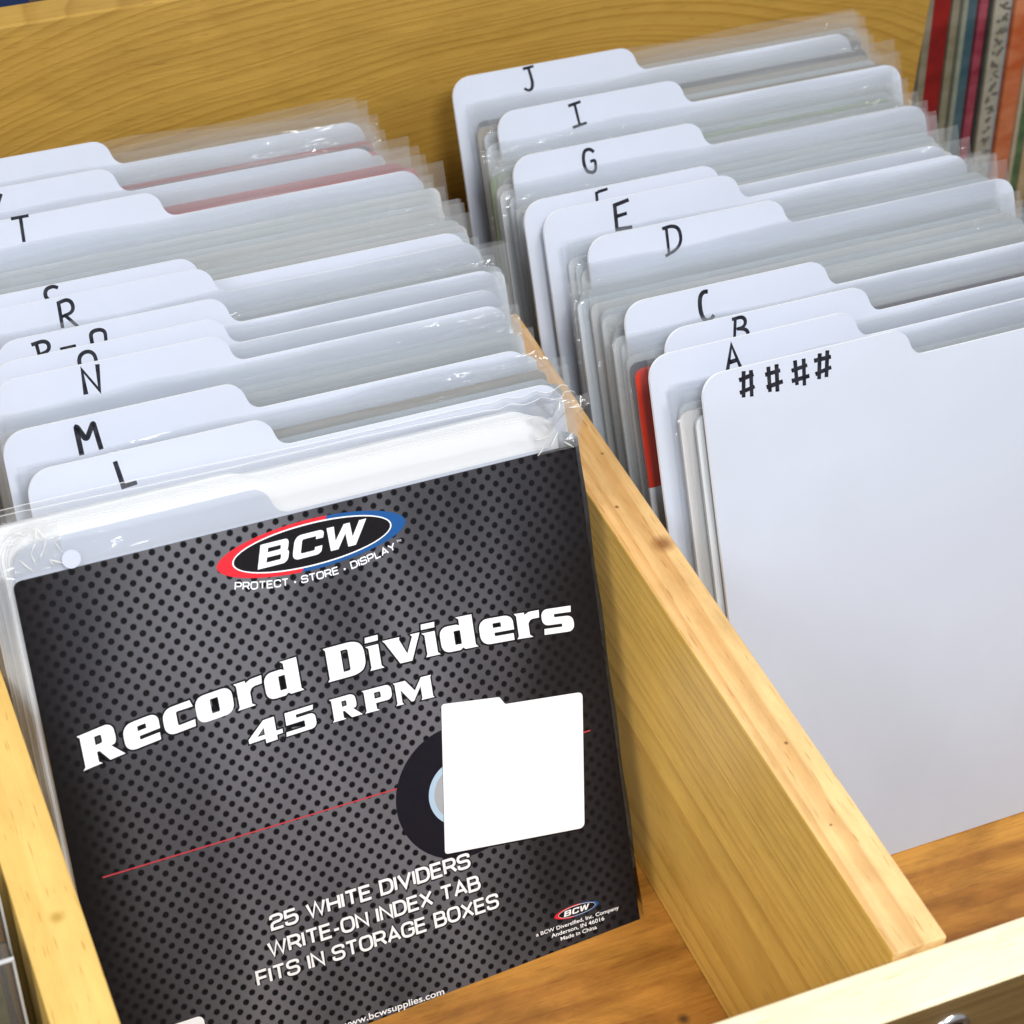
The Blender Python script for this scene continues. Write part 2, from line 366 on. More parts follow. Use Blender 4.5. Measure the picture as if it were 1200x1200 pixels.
# metal-rimmed hole on the outer face of the front rail
def lathe_y(prof, cx, cz, n=28):
    vs = []; fs = []
    for i in range(n):
        a = 2 * math.pi * i / n
        for r, y in prof: vs.append((cx + r * math.cos(a), y, cz + r * math.sin(a)))
    k = len(prof)
    for i in range(n):
        j = (i + 1) % n
        for q in range(k - 1): fs.append((i * k + q, j * k + q, j * k + q + 1, i * k + q + 1))
    fs.append(tuple(i * k + k - 1 for i in range(n)))
    return mesh('ring', vs, fs, True)
yo = YF - TR
M_metal = plain('brushed_steel', (.75, .75, .74), .25, .5, Metallic=1.0)
part('screw', lathe_y([(.62, yo + .01), (.60, yo - .12), (.42, yo - .16), (.40, yo - .07)], -2.45, 10.75), M_metal, 'steel screw cup with a dark recess')
part('screw_recess', lathe_y([(.395, yo - .072), (.38, yo - .075), (.1, yo - .08)], -2.45, 10.75), M_black)

# ------------------------------------------------------------------ divider cards
CW, CH, LEAN = 17.8, 19.1, math.radians(27)
def card_outline(w=CW, h=CH, tab=7.68, drop=1.0):
    pts = rnd([(0, 0, .15), (w, 0, .15), (w, h - drop, .75), (tab + .40, h - drop, .40), (tab + .10, h, .48), (0, h, .85)], n=9)
    return pts
def slab(out, th, bow=0., nx=0):
    n = len(out); vs = [(x, -th / 2, z) for x, z in out] + [(x, th / 2, z) for x, z in out]
    tr = tessellate_polygon([[Vector((a, b, 0)) for a, b in out]])
    fs = [tuple(t) for t in tr] + [tuple(i + n for i in t[::-1]) for t in tr]
    fs += [(i, (i + 1) % n, (i + 1) % n + n, i + n) for i in range(n)]
    return mesh('card', vs, fs)
M_edge = plain('edge_highlight_white', (.97, .97, .98), .5, .3)
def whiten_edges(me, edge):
    me.materials.append(edge)                       # the bright edge highlight is put into the colour of the sheet's rim
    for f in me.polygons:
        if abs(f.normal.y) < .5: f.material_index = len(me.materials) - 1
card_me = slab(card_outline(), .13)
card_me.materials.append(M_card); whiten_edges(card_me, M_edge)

def stroke_letters(spec, x, z, w, h, thick=.15, fl=None, y=-.0665):
    """handwritten strokes in a box at (x, z) of size w x h"""
    fl = fl or Flat(); sk = U(-.08, .14)
    for k, path in enumerate(spec):
        jit = [(a + U(-.07, .07) + sk * (b - .5), b + U(-.05, .05)) + tuple(c) for a, b, *c in path]
        pts = rnd([(x + p[0] * w, z + p[1] * h) + tuple(c * h for c in p[2:]) for p in jit], closed=False)
        a = U(.82, .95); fl.ribbon(pts, thick, y - .0012 * k - U(0, .0004), caps=True, fw=lambda t, a=a: a + (1.08 - a) * math.sin(math.pi * min(1, t + .15)))
    return fl
HW = {
 'J': [[(.3, 1), (1, 1)], [(.66, 1), (.72, .25, .3), (.4, 0, .25), (.05, .18)]],
 'I': [[(.1, .94), (.9, 1.02)], [(.5, .98), (.52, 0)], [(.1, -.03), (1, .02)]],
 'G': [[(.85, .82), (.55, 1.02, .3), (.05, .85, .4), (.0, .1, .4), (.6, -.05, .4), (.95, .1, .2), (.92, .45, .1), (.5, .42)]],
 'F': [[(.1, 1), (.1, 0)], [(.1, 1, .05), (.9, 1.0)], [(.1, .55), (.8, .55)]],
 'E': [[(.95, 1.04), (.1, .96), (.1, 0), (1, .02)], [(.1, .5), (.8, .54)]],
 'D': [[(.25, .95), (.3, .02)], [(0, .98), (.6, 1.0, .4), (1.0, .75, .3), (.95, .15, .4), (.1, -.03)]],
 'C': [[(.75, .98), (.4, 1.03, .3), (.0, .7, .4), (.05, .05, .4), (.55, -.05, .3), (1, .15)]],
 'B': [[(.12, .95), (.1, -.3)], [(.0, .98), (.8, 1.0, .3), (.85, .55, .3), (.3, .45)], [(.3, .45), (.95, .38, .3), (.95, -.1, .3), (.1, -.3)]],
 'A': [[(.0, -.05), (.5, 1), (1, -.05)], [(.2, .38), (.85, .36)]],
 '#': [[(.36, 1), (.22, 0)], [(.80, 1), (.66, 0)], [(0, .70), (1, .78)], [(0, .25), (1, .33)]],
 'T': [[(0, 1), (1, 1)], [(.5, 1), (.55, 0)]],
 'S': [[(.95, .9), (.6, 1.0, .3), (.05, .9, .3), (.1, .55, .3), (.9, .45, .3), (.9, .0, .3), (.1, .0)]],
 'R': [[(.15, .95), (.12, 0)], [(0, .98), (.75, 1.02, .3), (.85, .55, .3), (.2, .48)], [(.35, .48), (1, .02)]],
 'P': [[(.2, .9), (.2, 0)], [(0, .95), (.9, 1.0, .4), (.9, .45, .4), (.25, .35)]],
 '-': [[(0, 0), (1, .1)]],
 'Q': [[(.2, -.3), (.05, .4, .3), (.15, 1, .4), (.9, 1, .4), (.95, .4, .3), (.85, -.4)], [(.6, .2), (1.05, -.3)]],
 'O': [[(.5, -.5), (0, -.3, .4), (.05, .95, .5), (.95, .95, .5), (1, -.3, .4), (.5, -.5)]],
 'N': [[(.08, 0), (.08, .95), (.85, .1), (.95, 1)]],
 'M': [[(.12, 0), (.05, .95, .15), (.5, .38, .15), (.8, 1.0, .1), (1.0, .02)]],
 'L': [[(.1, 1), (.15, .02), (1, .04)]],
 'K': [[(.1, 1), (.1, 0)], [(.9, 1), (.1, .5), (.9, 0)]],
 'U': [[(.05, 1), (.1, .1, .3), (.8, .1, .3), (.95, 1)]],
 'V': [[(0, 1), (.5, 0), (1, 1)]],
}
# key: x of the left edge, y of the top edge, letters (char, u0, v0, w, h), label
RIGHT = [
 ('####', -.09, 8.68, [('#', 1.35, 18.08, .62, .85), ('#', 2.33, 18.02, .62, .90), ('#', 3.33, 18.02, .66, .86), ('#', 4.25, 18.10, .64, .86)], 'white divider card marked with four black hash signs, frontmost of the right row'),
 ('A', -1.31, 10.2, [('A', 2.86, 18.0, .52, .88)], 'white divider card with a black handwritten A on its tab'),
 ('B', -.17, 11.33, [('B', 2.58, 18.28, .60, .70)], 'white divider card whose tab letter B is half hidden by the A card'),
 ('C', -.81, 13.18, [('C', 2.84, 17.93, .56, .98)], 'white divider card with a black handwritten C on its tab'),
 ('D', -.4, 17.13, [('D', 2.98, 17.92, .68, 1.0)], 'white divider card with a black handwritten D on its tab'),
 ('E', -1.24, 19.17, [('E', 2.80, 17.95, .66, .92)], 'white divider card with a black handwritten E on its tab'),
 ('F', -1.65, 19.99, [('F', 2.90, 17.95, .52, 1.0)], 'white divider card just behind the E card, only the top of its letter F showing'),
 ('G', -.88, 22.85, [('G', 2.86, 18.0, .54, .92)], 'white divider card with a black handwritten G on its tab'),
 ('I', -.21, 25.93, [('I', 2.96, 18.08, .70, .86)], 'white divider card with a black handwritten I on its tab'),
 ('J', -.92, 28.82, [('J', 2.92, 18.05, .68, .95)], 'white divider card with a black handwritten J, rearmost of the right row'),
]
LEFT = [
 ('L', -21.87, 11.53, [('L', 2.80, 18.0, .56, .84)], 'white divider card with a black handwritten L behind the wrapped package'),
 ('M', -22.16, 13.58, [('M', 2.30, 17.90, .76, 1.0)], 'white divider card with a black handwritten M on its tab'),
 ('N', -21.88, 16.17, [('N', 2.90, 18.08, .62, .90)], 'white divider card with a black handwritten N on its tab'),
 ('O', -21.7, 17.11, [('O', 2.86, 18.32, .60, .60)], 'white divider card just behind the N card, only the arch of its O showing'),
 ('P', -21.31, 18.19, [('P', 1.28, 18.22, .56, .66), ('-', 2.12, 18.48, .52, .1), ('Q', 3.15, 18.30, .56, .55)], 'white divider card with a handwritten letter pair joined by a dash on its tab'),
 ('R', -21.27, 20.01, [('R', 2.50, 18.0, .62, .95)], 'white divider card with a black handwritten R on its tab'),
 ('S', -21.59, 20.76, [('S', 2.60, 18.10, .52, .95)], 'white divider card just behind the R card, only the top of its S showing'),
 ('T', -21.64, 25.09, [('T', 2.54, 18.22, .62, .84)], 'white divider card with a black handwritten T on its tab'),
 ('U', -22.75, 27.13, [('V', 3.05, 18.05, .68, .86)], 'white divider card second from the back of the left row, directly before the rearmost one'),
 ('V', -22.48, 28.98, [('V', 2.80, 18.1, .60, .85)], 'white divider card at the very back of the left row, no letter in view'),
]
yaw_of = {}
def place_card(k, x, yt, letters, label, grp):
    o = link('divider_card', card_me)
    o.location = Vector((x, yt - CH * math.sin(LEAN), .02)) * CM
    o.rotation_euler = (-LEAN, 0, 0)
    tag(o, label, 'divider card', grp)
    fl = Flat()
    for ch, u, v, w, h in letters: stroke_letters(HW[ch], u, v, w, h, {'#': .155, 'M': .165, 'A': .155, 'N': .165, 'L': .15, 'E': .14, 'C': .15}.get(ch, .125), fl)
    fl.obj('handwritten_letter', o, M_ink)
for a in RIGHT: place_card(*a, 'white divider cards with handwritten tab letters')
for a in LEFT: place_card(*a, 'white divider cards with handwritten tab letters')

# ------------------------------------------------------------------ sleeved records
SW = 18.1
def film(seed, w=SW, h=18.0, gap=.26):
    rr = random.Random(seed); nx, nz = 30, 16; vs = []; fs = []
    ph = [rr.uniform(0, 6.28) for _ in range(8)]
    def wob(x, z, s):
        t = (z / h) ** 4
        return (.012 * math.sin(x * .9 + ph[0] + s) + .010 * math.sin(x * 2.3 + ph[1] * s + z * .4)) * (.3 + t * 1.6) + .006 * math.sin(z * 1.1 + ph[2] + s * 2) + .018 * t * math.sin(x * .35 + ph[3] + s)
    dz = [.06 * math.sin(i * .5 + ph[4]) + rr.uniform(-.015, .015) for i in range(nx + 1)]
    for s in (-1, 1):
        for j in range(nz + 1):
            v = j / nz
            v = 1 - (1 - v) ** 1.6
            for i in range(nx + 1):
                u = i / nx; x = u * w; z = v * (h + dz[i])
                e = min(1, min(u, 1 - u) * w / .35); eb = min(1, z / .3)
                y = s * (gap / 2 + .02) * e * eb + wob(x, z, s) * e * eb
                vs.append((x, y, z))
    k = (nx + 1) * (nz + 1)
    for s in (0, 1):
        for j in range(nz):
            for i in range(nx):
                a = s * k + j * (nx + 1) + i; fs.append((a, a + 1, a + nx + 2, a + nx + 1))
    me = bpy.data.meshes.new('film'); me.from_pydata([tuple(c * CM for c in v) for v in vs], [], fs)
    for p in me.polygons: p.use_smooth = True
    me.materials.append(M_sleeve); return me
films = [film(s, w=SW + .12 * (s % 4) - .2, h=18.18 + .07 * (s % 5), gap=.16) for s in range(9)]
jack_out = rnd([(0, 0, .1), (17.6, 0, .1), (17.6, 17.42, .35), (0, 17.42, .35)], n=5)
jackets = []
for mt in M_jack + [M_green, M_pink, M_tan, M_darkj, M_red]:
    me = slab(jack_out, .14); me.materials.clear(); me.materials.append(mt); jackets.append(me)
def sleeved(x, yt, lean, jk, label, grp, h=17.6, yaw=0, zlift=0):
    o = empty('sleeved_record', (x, yt - h * math.sin(lean), .06 + zlift), (-lean, 0, yaw)); tag(o, label, 'sleeved record', grp)
    f = link('plastic_sleeve', random.choice(films), o)
    j = link('record_jacket', jackets[jk], o); j.location = (U(.15, .35) * CM, 0, .04 * CM)
    if jk >= 4: j['label'] = {4: 'green jacket', 5: 'reddish jacket', 6: 'tan jacket', 7: 'dark jacket', 8: 'jacket with red upper part and white bottom'}[jk]
    return o
ORD = ['first', 'second', 'third', 'fourth', 'fifth', 'sixth', 'seventh', 'eighth', 'ninth', 'tenth', 'eleventh', 'twelfth']
GRP = 'records in clear sleeves between the divider cards'
JN = {0: 'white', 1: 'off-white', 2: 'bluish white', 3: 'grey', 4: 'green', 5: 'reddish', 6: 'tan', 7: 'dark', 8: 'red and white'}
GX = {'J': (-.4, 0), 'I': (-.9, .1), 'G': (-1.5, -.8), 'B': (-1.62, -1.3), 'C': (-1.62, -.9), 'D': (-1.0, -.4), 'E': (-1.4, -.9), '####': (-.9, -.3), 'A': (-1.2, -.8)}
def fill(row, x0, x1, special, backkey, back_y):
    seq = [(r[0], r[2]) for r in row] + [(None, back_y)]
    for (k, y0), (k2, y1) in zip(seq[:-1], seq[1:]):
        n = max(0, int((y1 - y0) / .435) - (0 if k2 else -0)); 
        if k2 and y1 - y0 < .9: n = max(n - 1, 0) if (y1 - y0) < .8 else 1
        for i in range(n):
            f = (i + 1) / (n + 1); yt = y0 + (y1 - y0) * f
            jk = special.get((k, i), random.choices((0, 1, 2, 3), (5, 3, 3, 2))[0])
            nm = {'####': 'hash-marked', 'P': 'dash-lettered', 'U': 'stroke-marked'}.get(k, k)
            lab = f'clear sleeve holding a {JN[jk]} record jacket, {ORD[i]} one behind the {nm} divider card'
            cx = next(r[1] for r in row if r[0] == k)
            lo, hi = (-.8, -.6) if (k, i) == ('B', 0) else GX.get(k, (max(x0, cx - .3), cx + .5))
            sleeved(U(lo, hi), yt - .665 + U(-.05, .05), LEAN + math.radians(U(-.12, .12)), jk, lab, GRP)
fill(RIGHT, -1.45, -.3, {('B', 0): 0, ('B', 1): 8, ('B', 2): 7, ('B', 3): 0, ('I', 2): 6, ('I', 4): 6, ('G', 4): 4, ('G', 6): 3, ('I', 5): 7, ('J', 0): 7, ('J', 1): 6, ('J', 2): 7}, 'J', 30.6)
fill(LEFT, -22.6, -21.9, {('U', 1): 5, ('U', 2): 7, ('U', 3): 5, ('T', 2): 5, ('T', 3): 5, ('V', 0): 7, ('V', 1): 5, ('V', 2): 7, ('L', 1): 3, ('L', 3): 6}, 'V', 30.4)

# ------------------------------------------------------------------ the wrapped package of dividers
PS = 1.0225
ax = Vector((-0.49937, 0.024195, 0.048363)); ang = ax.length
pk = empty('divider_package', (-23.3324, -.369, .1)); pk.rotation_mode = 'QUATERNION'
from mathutils import Quaternion
pk.rotation_quaternion = Quaternion(ax.normalized(), ang)
tag(pk, 'clear bagged package of white record dividers with dark dotted insert card', 'package')
PW, PH = 18.4 * PS, 17.50 * PS
def insert_mat():
    M, t, b = nt('dotted_gunmetal_print')
    tc = t.nodes.new('ShaderNodeTexCoord'); sp = t.nodes.new('ShaderNodeSeparateXYZ'); t.links.new(tc.outputs['Object'], sp.inputs[0])
    x, z = sp.outputs[0], sp.outputs[2]
    px, pz = .490 * PS * CM, .529 * PS * CM
    x0, z0 = 3.222 * PS * CM, 10.519 * PS * CM
    def dist(ox):
        fx = math_(t, 'SUBTRACT', math_(t, 'FRACT', math_(t, 'ADD', math_(t, 'DIVIDE', math_(t, 'SUBTRACT', x, x0), px), 50.5 + ox)), .5)
        fz = math_(t, 'SUBTRACT', math_(t, 'FRACT', math_(t, 'ADD', math_(t, 'DIVIDE', math_(t, 'SUBTRACT', z, z0), pz), 50.5 + ox)), .5)
        a = math_(t, 'MULTIPLY', fx, px); c = math_(t, 'MULTIPLY', fz, pz)
        return math_(t, 'SQRT', math_(t, 'ADD', math_(t, 'MULTIPLY', a, a), math_(t, 'MULTIPLY', c, c)))
    d = math_(t, 'MINIMUM', dist(0), dist(.5))
    dot = ramp(t, math_(t, 'DIVIDE', d, .20 * CM), [(.44, (1, 1, 1)), (.62, (0, 0, 0))])
    # printed brushed-metal artwork: darker border, faint diagonal bands
    e = math_(t, 'MINIMUM', x, math_(t, 'SUBTRACT', PW * CM, x))
    edge = ramp(t, math_(t, 'DIVIDE', e, .05), [(0, (.10, .09, .09)), (.12, (.16, .15, .15)), (.5, (.55, .55, .55)), (1.0, (.95, .95, .95))])
    v = mapping(t, (15, 1, 5), (.3, 0, 0), (0, math.radians(38), 0)); n = noise(t, v, 1, 2)
    band = ramp(t, n, [(.34, (.040, .040, .045)), (.60, (.158, .158, .172))])
    c = mix_col(t, 1.0, band, edge, 'MULTIPLY')
    c = mix_col(t, 1.0, c, (1.0, .97, 1.0), 'MULTIPLY')
    c = mix_col(t, dot, c, mix_col(t, edge, (.007, .006, .007), (.006, .006, .008)))
    t.links.new(c, b.inputs['Base Color']); b.inputs['Roughness'].default_value = .5; b.inputs['Specular IOR Level'].default_value = .12
    return M
ins_out = rnd([(0, 0, .2), (PW, 0, .1), (PW, PH, .1), (0, PH, .25)], n=4)
ime = slab(ins_out, .05); ime.materials.append(insert_mat())
ins = link('insert_card', ime, pk); ins['label'] = 'dark grey insert card printed with black dots and white lettering'
def up(v): return (v[0] * PS, v[1], v[2] * PS)
YP = -.027
# --- display face
GA = {
 'R': (1.33, [[(0, 1), (.84, 1, .25), (.86, .40, .20), (.72, .38), (1, 0), (.64, 0), (.44, .36), (.38, .36), (.38, .08), (.46, 0), (0, 0), (.06, .08), (.06, .92)], [(.38, .80), (.54, .80, .05), (.54, .56, .05), (.38, .56)]]),
 'e': (1, [[(0, .78, .3), (1, .78, .28), (1, .32), (.42, .32, .03), (.42, .21, .03), (.97, .21), (.97, 0), (0, 0, .3)], [(.40, .61, .03), (.64, .61, .03), (.64, .47), (.40, .47)]]),
 'c': (1, [[(0, .78, .3), (.93, .78), (1, .58), (.44, .60, .05), (.44, .19, .05), (1, .20), (.98, 0), (0, 0, .3)]]),
 'o': (1, [[(0, .78, .28), (1, .78, .28), (1, 0, .28), (0, 0, .28)], [(.40, .60, .04), (.62, .60, .04), (.62, .18, .04), (.40, .18, .04)]]),
 'r': (1, [[(0, .78), (.40, .78), (.42, .70), (.56, .78, .1), (1, .79), (.97, .56), (.62, .55, .10), (.52, .42), (.52, .08), (.64, 0), (0, 0), (.08, .08), (.08, .70)]]),
 'd': (1, [[(0, .78, .26), (.48, .78), (.56, .74), (.56, .93), (.48, 1), (.93, 1), (.93, .08), (1, 0), (.64, 0), (.58, .06), (.50, 0), (0, 0, .26)], [(.38, .60, .03), (.56, .60, .03), (.56, .18, .03), (.38, .18, .03)]]),
 'D': (1, [[(0, 1), (.80, 1, .25), (1, .80, .2), (1, .2, .2), (.80, 0, .25), (0, 0), (.05, .08), (.05, .92)], [(.42, .82), (.60, .82, .06), (.60, .18, .06), (.42, .18)]]),
 'i': (1, [[(0, .73), (.84, .73), (.84, .08), (1, 0), (.08, 0), (.18, .08), (.18, .66)], None, [(.06, 1), (.90, 1), (.86, .84), (.02, .84)]]),
 'v': (1, [[(0, .78), (.46, .78), (.44, .70), (.60, .24), (.79, .71), (.74, .78), (1, .78), (.70, 0), (.38, 0), (.06, .70)]]),
 's': (1, [[(0, .78, .22), (.97, .79), (.95, .60), (.40, .60, .03), (.40, .50, .03), (1, .49, .2), (1, 0, .22), (.02, 0), (.04, .18), (.62, .18, .03), (.62, .28, .03), (0, .28, .2)]]),
 '4': (1, [[(0, .22), (0, .38), (.50, 1), (.82, 1), (.82, .38), (1, .38), (1, .20), (.82, .20), (.82, 0), (.48, 0), (.48, .20), (0, .20)], [(.26, .38), (.48, .38), (.48, .68)]]),
 '5': (1, [[(.06, 1), (.98, 1), (.95, .80), (.40, .80), (.40, .66), (1, .66, .22), (1, 0, .25), (0, 0), (.02, .18), (.64, .18, .04), (.64, .46, .04), (.05, .46)]]),
 'P': (1, [[(0, 1), (1, 1, .25), (1, .34, .25), (.42, .34), (.42, .08), (.52, 0), (0, 0), (.06, .08), (.06, .92)], [(.40, .80), (.62, .80, .05), (.62, .54, .05), (.40, .54)]]),
 'M': (1, [[(0, 1), (.32, 1), (.53, .48), (.73, 1), (1, 1), (.97, .92), (.97, .08), (1, 0), (.66, 0), (.69, .08), (.69, .62), (.47, .04), (.40, .04), (.17, .64), (.17, .08), (.21, 0), (0, 0), (.04, .08), (.04, .92)]]),
 'bB': (1, [[(0, 0), (0, 1), (.95, 1, .20), (.95, .55, .10), (.93, .52), (1, .47, .1), (1, 0, .24)], [(.27, .80), (.70, .80, .05), (.70, .62, .05), (.27, .62)], [(.27, .41), (.74, .41, .05), (.74, .20, .05), (.27, .20)]]),
 'bC': (1, [[(0, 1, .3), (1, 1, .25), (1, .66), (.75, .66), (.75, .79, .04), (.27, .79, .08), (.27, .21, .08), (.75, .21, .04), (.75, .34), (1, .34), (1, 0, .25), (0, 0, .3)]]),
 'bW': (1, [[(0, 1), (.18, 1), (.27, .38), (.43, 1), (.58, 1), (.70, .38), (.82, 1), (1, 1), (.81, 0), (.62, 0), (.50, .60), (.37, 0), (.18, 0)]]),
}
def glyph(fl, flo, ch, u0, u1, v0, h, off=.055, shear=0, slope=0, y=YP, yo=None):
    loops = []; cur = []; groups = [cur]
    for l in GA[ch][1]:
        if l is None: cur = []; groups.append(cur); continue
        w = u1 - u0
        pts = rnd([(p[0] * w, p[1] * h) + tuple(c * h for c in p[2:]) for p in l], n=6)
        pts = [(u0 + a + shear * b, v0 + b + slope * a) for a, b in pts]
        cur.append(pts)
    for g in groups:
        fl.poly(g, y - .008)
        if flo is not None:
            flo.poly([offset(g[0], off)] + [offset(q, -off * .8) for q in g[1:]], y - .004)
tx = Flat(); txo = Flat()
base = lambda u: 11.93 - .0087 * (u - 9.4) ** 2
for ch, a, b in (('R', .91, 2.25), ('e', 2.29, 3.43), ('c', 3.56, 4.54), ('o', 4.61, 5.81), ('r', 5.90, 6.82), ('d', 6.87, 8.10), ('D', 8.90, 10.22), ('i', 10.28, 10.80), ('v', 10.86, 12.14), ('i', 12.19, 12.74), ('d', 12.80, 14.06), ('e', 14.16, 15.36), ('r', 15.42, 16.31), ('s', 16.37, 17.48)):
    glyph(tx, txo, ch, a, b, base((a + b) / 2) - .0087 * -2 * 0 + .0087 * (b - a) * ((a + b) / 2 - 9.4), 1.11, slope=-.0174 * ((a + b) / 2 - 9.4), off=.06)
b2 = lambda u: 10.60 - .010 * (u - 9.4) ** 2
for ch, a, b in (('4', 6.06, 7.18), ('5', 7.27, 8.30), ('R', 8.82, 9.84), ('P', 9.92, 10.90), ('M', 10.98, 12.30)):
    glyph(tx, txo, ch, a, b, b2((a + b) / 2), .76, slope=-.02 * ((a + b) / 2 - 9.4), off=.05)
txo.warp(up).obj('letter_outline', ins, M_black)
o = tx.warp(up).obj('lettering', ins, M_white); o['label'] = 'white slab lettering Record Dividers 45 RPM'
# --- extended sans for the small print
GB = {
 'A': (.84, [[(0, 0), (.42, 1), (.84, 0)], [(.15, .30), (.69, .30)]]),
 'B': (.78, [[(0, .52), (0, 1), (.70, 1, .2), (.70, .52, .2), (0, .52)], [(0, .52), (0, 0), (.78, 0, .24), (.78, .52, .24), (.5, .52)]]),
 'C': (.80, [[(.8, .70), (.8, 1, .28), (0, 1, .3), (0, 0, .3), (.8, 0, .28), (.8, .30)]]),
 'D': (.80, [[(0, .5), (0, 1), (.8, 1, .35), (.8, 0, .35), (0, 0), (0, .5)]]),
 'E': (.70, [[(.70, 1), (0, 1), (0, 0), (.72, 0)], [(0, .52), (.66, .52)]]),
 'F': (.68, [[(.70, 1), (0, 1), (0, 0)], [(0, .50), (.64, .50)]]),
 'G': (.82, [[(.8, .72), (.8, 1, .28), (0, 1, .3), (0, 0, .3), (.82, 0, .28), (.82, .48), (.45, .48)]]),
 'H': (.78, [[(0, 0), (0, 1)], [(.78, 0), (.78, 1)], [(0, .52), (.78, .52)]]),
 'I': (.02, [[(0, 0), (0, 1)]]),
 'L': (.64, [[(0, 1), (0, 0), (.66, 0)]]),
 'N': (.78, [[(0, 0), (0, 1), (.78, 0), (.78, 1)]]),
 'O': (.84, [[(.42, 1), (0, 1, .32), (0, 0, .32), (.84, 0, .32), (.84, 1, .32), (.42, 1)]]),
 'P': (.76, [[(0, 0), (0, 1), (.76, 1, .26), (.76, .42, .26), (0, .42)]]),
 'R': (.78, [[(0, 0), (0, 1), (.76, 1, .26), (.76, .44, .26), (0, .44)], [(.48, .44), (.80, 0)]]),
 'S': (.78, [[(.78, .72), (.78, 1, .26), (0, 1, .26), (0, .52, .22), (.78, .52, .22), (.78, 0, .26), (0, 0, .26), (0, .28)]]),
 'T': (.78, [[(0, 1), (.78, 1)], [(.39, 1), (.39, 0)]]),
 'V': (.84, [[(0, 1), (.42, 0), (.84, 1)]]),
 'W': (1.2, [[(0, 1), (.29, 0), (.6, 1), (.91, 0), (1.2, 1)]]),
 'X': (.80, [[(0, 1), (.80, 0)], [(.80, 1), (0, 0)]]),
 'Y': (.80, [[(0, 1), (.40, .45), (.80, 1)], [(.40, .45), (.40, 0)]]),
 '2': (.76, [[(0, .74), (0, 1, .25), (.76, 1, .25), (.76, .54, .22), (0, .46, .25), (0, 0), (.78, 0)]]),
 '5': (.78, [[(.72, 1), (.03, 1), (0, .56), (.78, .62, .25), (.78, 0, .28), (0, 0, .25), (0, .24)]]),
 '-': (.36, [[(0, .42), (.36, .42)]]),
 '.': (.06, [[(0, .30), (0, .46)]]),
 ' ': (.28, []),
}
def line_b(text, u0, u1, vfun, h, th=.205, gap=.25, out=True, k=.8):
    fl = Flat(); fo = Flat(); W_ = sum(GB[c][0] + gap for c in text) - gap; sx = (u1 - u0) / (W_ + th); x = th / 2
    for c in text:
        w, paths = GB[c]
        for n, pth in enumerate(paths):
            uc = u0 + (x + w / 2) * sx; sl = (vfun(uc + .1) - vfun(uc - .1)) / .2
            hh = h - th * sx * k
            pts = rnd([((x + p[0]) * sx, p[1] * hh + th * sx * k / 2) + tuple(q * h for q in p[2:]) for p in pth], closed=False, n=6)
            pts = [(u0 + a - sl * (b - h / 2), vfun(uc) + b + sl * (u0 + a - uc)) for a, b in pts]
            if len(pts) > 1: fl.ribbon(pts, th * sx, YP - .008 - .0012 * n); fo.ribbon([(a + .012, b - .015) for a, b in pts], th * sx * 1.75, YP - .003 - .0012 * n)
        x += w + gap
    if out: fo.warp(up).obj('letter_outline', ins, M_black)
    o = fl.warp(up).obj('lettering', ins, M_white); o['label'] = 'white printed line ' + text.lower().strip()
line_b('25 WHITE DIVIDERS', 5.66, 12.63, lambda u: 4.41, .53)
line_b('WRITE-ON INDEX TAB', 5.44, 12.86, lambda u: 3.54, .53)
line_b('FITS IN STORAGE BOXES', 4.90, 13.40, lambda u: 2.71, .53)
arc = lambda u: 15.27 + .048 * (u - 9.2) ** 2
line_b('PROTECT', 6.50, 8.20, arc, .24, th=.17, out=False)
line_b('STORE', 8.60, 9.84, arc, .24, th=.17, out=False)
line_b('DISPLAY', 10.25, 11.80, arc, .24, th=.17, out=False)
def dot(u, v, r, y, n=14): return [(u + r * math.cos(2 * math.pi * i / n), v + r * math.sin(2 * math.pi * i / n)) for i in range(n)]
fl = Flat()
for u in (8.40, 10.04): fl.poly([dot(u, arc(u) + .08, .035, 0)], YP - .008)
fl.warp(up).obj('separator_dots', ins, M_white)
def tiny(text, u0, v0, u1, bold=.0):
    cu = bpy.data.curves.new('t', 'FONT'); cu.body = text; cu.size = 1; cu.offset = bold
    ob = bpy.data.objects.new('t', cu); COL.objects.link(ob); bpy.context.view_layer.update()
    me = ob.to_mesh(); xs = [v.co.x for v in me.vertices]; w = max(xs) - min(xs); x_ = min(xs); s = (u1 - u0) / w
    fl = Flat(); fl.v = [(u0 + (v.co.x - x_) * s, YP - .008, v0 + v.co.y * s * .82) for v in me.vertices]; fl.f = [tuple(p.vertices) for p in me.polygons]
    ob.to_mesh_clear(); bpy.data.objects.remove(ob); bpy.data.curves.remove(cu)
    o = fl.warp(up).obj('lettering', ins, M_white); o['label'] = 'small white printed line of text'
tiny('www.bcwsupplies.com', 7.36, .33, 11.01, .012)
tiny('a BCW Diversified, Inc. Company', 14.53, 1.24, 17.67, .015)
tiny('Anderson, IN 46016', 15.07, 1.02, 17.08, .015)
tiny('Made in China', 15.39, .80, 16.76, .015)
tiny('\u00ae', 11.02, 16.62, 11.12); tiny('TM', 11.86, 15.80, 12.02)
